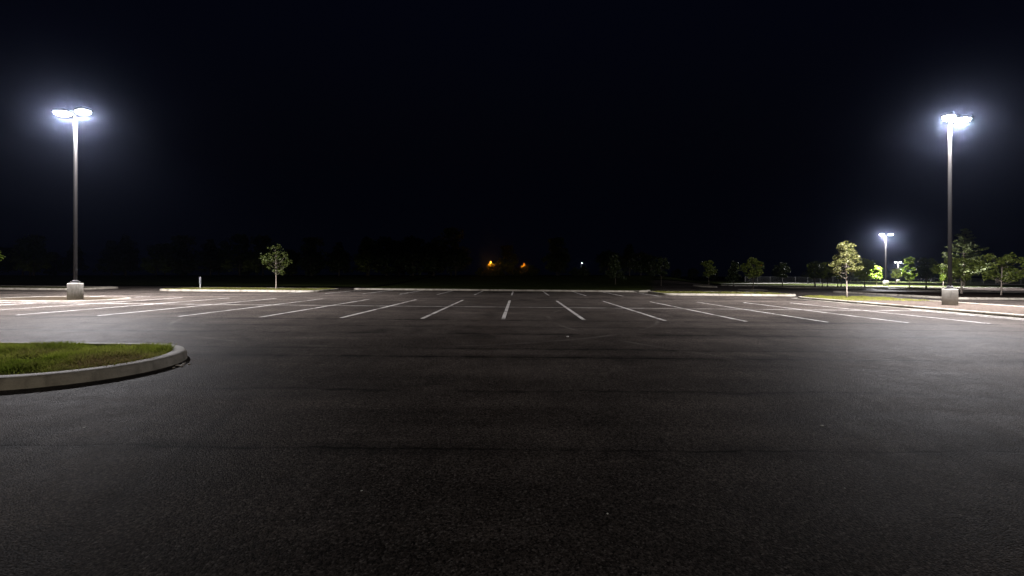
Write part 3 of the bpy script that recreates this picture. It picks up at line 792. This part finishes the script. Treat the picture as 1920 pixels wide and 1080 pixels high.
# ------------------------------------------------------------------ grass, mulch chips, pebbles
def inside_loop(P, X, Y):
    res = np.zeros(len(X), bool); n = len(P)
    for i in range(n):
        x0, y0 = P[i]; x1, y1 = P[(i + 1) % n]
        c = ((y0 > Y) != (y1 > Y)) & (X < (x1 - x0) * (Y - y0) / (y1 - y0 + 1e-12) + x0)
        res ^= c
    return res
def blades(label, P, xr, yr, n, ht, wd, z0, seed, dens=None, dry=None, inset=0.18):
    rng = np.random.default_rng(seed)
    X = rng.uniform(*xr, n); Y = rng.uniform(*yr, n)
    ok = inside_loop(offset_loop(P, inset), X, Y)
    # mown turf with thin spots
    nz = np.sin(X * 2.1 + 1.3 * np.sin(Y * 1.7)) * np.sin(Y * 2.6 + 1.1 * np.sin(X * 1.3 + 1)) + 0.6 * np.sin(X * 6.3 + Y * 3.1) * np.sin(Y * 7.9 - X * 2.0)
    ok &= rng.random(n) < np.clip(0.7 + 0.6 * nz, 0.12, 1)
    if dens is not None: ok &= rng.random(n) < dens(X, Y)
    X, Y, nz = X[ok], Y[ok], nz[ok]; m = len(X)
    d = dry(X, Y) if dry is not None else np.zeros(m)
    hh = ht * (0.5 + 0.8 * rng.random(m)) * (1 + 0.45 * nz) * (1 - 0.45 * np.clip(d, 0, 1))
    a = rng.random(m) * 2 * math.pi; ln = hh * (0.2 + 0.9 * rng.random(m)) * (1 + 0.9 * np.clip(d, 0, 1))
    b = a + rng.normal(0, 0.5, m) + 1.57
    Z = np.array([g(x, y) for x, y in zip(X, Y)]) + z0
    base = np.stack([X, Y, Z], 1); ww = wd * (0.6 + 0.8 * rng.random(m))
    s = np.stack([np.cos(b), np.sin(b), np.zeros(m)], 1) * ww[:, None]
    tip = base + np.stack([np.cos(a) * ln, np.sin(a) * ln, hh], 1)
    V = np.stack([base - s, base + s, tip], 1).reshape(-1, 3); Fc = np.arange(3 * m).reshape(-1, 3)
    me = np_mesh('grass', V, Fc)
    at = me.attributes.new('dry', 'FLOAT', 'POINT')
    at.data.foreach_set('value', np.repeat(np.clip(d * (0.4 + 0.9 * rng.random(m)), 0, 1), 3).astype(np.float32))
    return tag(link('grass', me, M['blades']), label, 'grass', None, 'stuff')
def near_dry(X, Y):
    tip = np.exp(-(((X + 6.15) / 0.5) ** 2 + ((Y - 6.75) / 0.6) ** 2))
    back = np.exp(-(((X + 9.6) / 1.0) ** 2 + ((Y - 8.2) / 0.5) ** 2))
    edge = np.exp(-((Y - 5.8) / 0.12) ** 2) * 0.7 + 0.5 * np.exp(-(((X + 7.9) / 0.5) ** 2 + ((Y - 7.4) / 0.35) ** 2))
    return np.clip(tip * 1.3 + back * 0.5 + edge, 0, 1)
blades('mown green grass filling the near rounded island', near_P, (-13, -5.3), (5.5, 8.55), 150000, 0.085, 0.006, 0.12, 1, None, near_dry, 0.215)
blades('thin grass round the young olive tree on the mulch island', right_P, (19, 27), (26.5, 33), 50000, 0.08, 0.008, 0.13, 2, lambda X, Y: np.clip((Y - 26.5) / 3.5, 0, 1), lambda X, Y: 0.45 + 0 * X)
blades('short grass on the island with the small tree and post', rrect(-28.2, -15.3, 34.7, 40.2, 1.2), (-28.2, -15.3), (34.7, 40.2), 30000, 0.07, 0.011, 0.12, 3, None, lambda X, Y: 0.5 + 0 * X)
blades('short grass on the bare island by the far bays', rrect(12.0, 22.8, 35.0, 40.0, 0.9), (12, 22.8), (35, 40), 26000, 0.07, 0.011, 0.13, 4, None, lambda X, Y: 0.5 + 0 * X)
def pebble(name, label, cat, x, y, s, mat, seed, group, flat=0.7):
    bm = bmesh.new(); bmesh.ops.create_icosphere(bm, subdivisions=2, radius=1.0)
    r = random.Random(seed); ph = [r.uniform(0, 6.28) for _ in range(6)]
    for v in bm.verts:
        k = 1 + 0.22 * math.sin(2.3 * v.co.x + ph[0]) + 0.2 * math.sin(2.9 * v.co.y + ph[1]) + 0.12 * math.sin(4.1 * v.co.z + ph[2])
        v.co = Vector((v.co.x * s * k * 1.25, v.co.y * s * k, v.co.z * s * k * flat))
    o = link(name, bm_mesh(name, bm), mat, None, True); o.location = (x, y, g(x, y) + s * flat * 0.75); o.rotation_euler = (0, 0, ph[3])
    return tag(o, label, cat, group)
for i, (x, y, s) in enumerate(((-5.40, 7.16, 0.024), (-5.36, 7.24, 0.02), (-5.30, 7.1, 0.026), (-5.41, 7.34, 0.018), (-5.28, 7.26, 0.016), (-5.33, 7.0, 0.017))):
    pebble('pebble', 'small pale stone lying against the tip of the rounded kerb', 'pebble', x, y, s, M['pebble'], i, 'pale stones at the kerb tip')
for i, (x, y, s) in enumerate(((1.37, 10.95, 0.03), (0.61, 2.83, 0.006), (3.17, 4.54, 0.012), (-4.15, 4.3, 0.009), (-1.05, 3.1, 0.006), (2.4, 3.2, 0.005))):
    pebble('litter_scrap', 'tiny pale scrap of litter on the open asphalt', 'litter', x, y, s, M['litter'], 20 + i, 'litter scraps on the asphalt', 0.35)

# ------------------------------------------------------------------ thin night air that carries the glow round the lamps
if HAZE_D > 0:
    bm = bmesh.new(); box(bm, (0, 150, 7.0), (1500, 1100, 20.0))
    hz = link('haze', bm_mesh('haze', bm), None)
    hm = bpy.data.materials.new('night_haze'); hm.use_nodes = True; nt = hm.node_tree
    nt.nodes.remove(nt.nodes['Principled BSDF'])
    pv = nt.nodes.new('ShaderNodeVolumePrincipled'); pv.inputs['Color'].default_value = (0.56, 0.66, 1.0, 1)
    pv.inputs['Density'].default_value = HAZE_D; pv.inputs['Anisotropy'].default_value = 0.978
    nt.links.new(pv.outputs[0], nt.nodes['Material Output'].inputs['Volume'])
    hz.data.materials.append(hm); tag(hz, 'thin night air glowing round the lamps', 'haze', None, 'stuff')
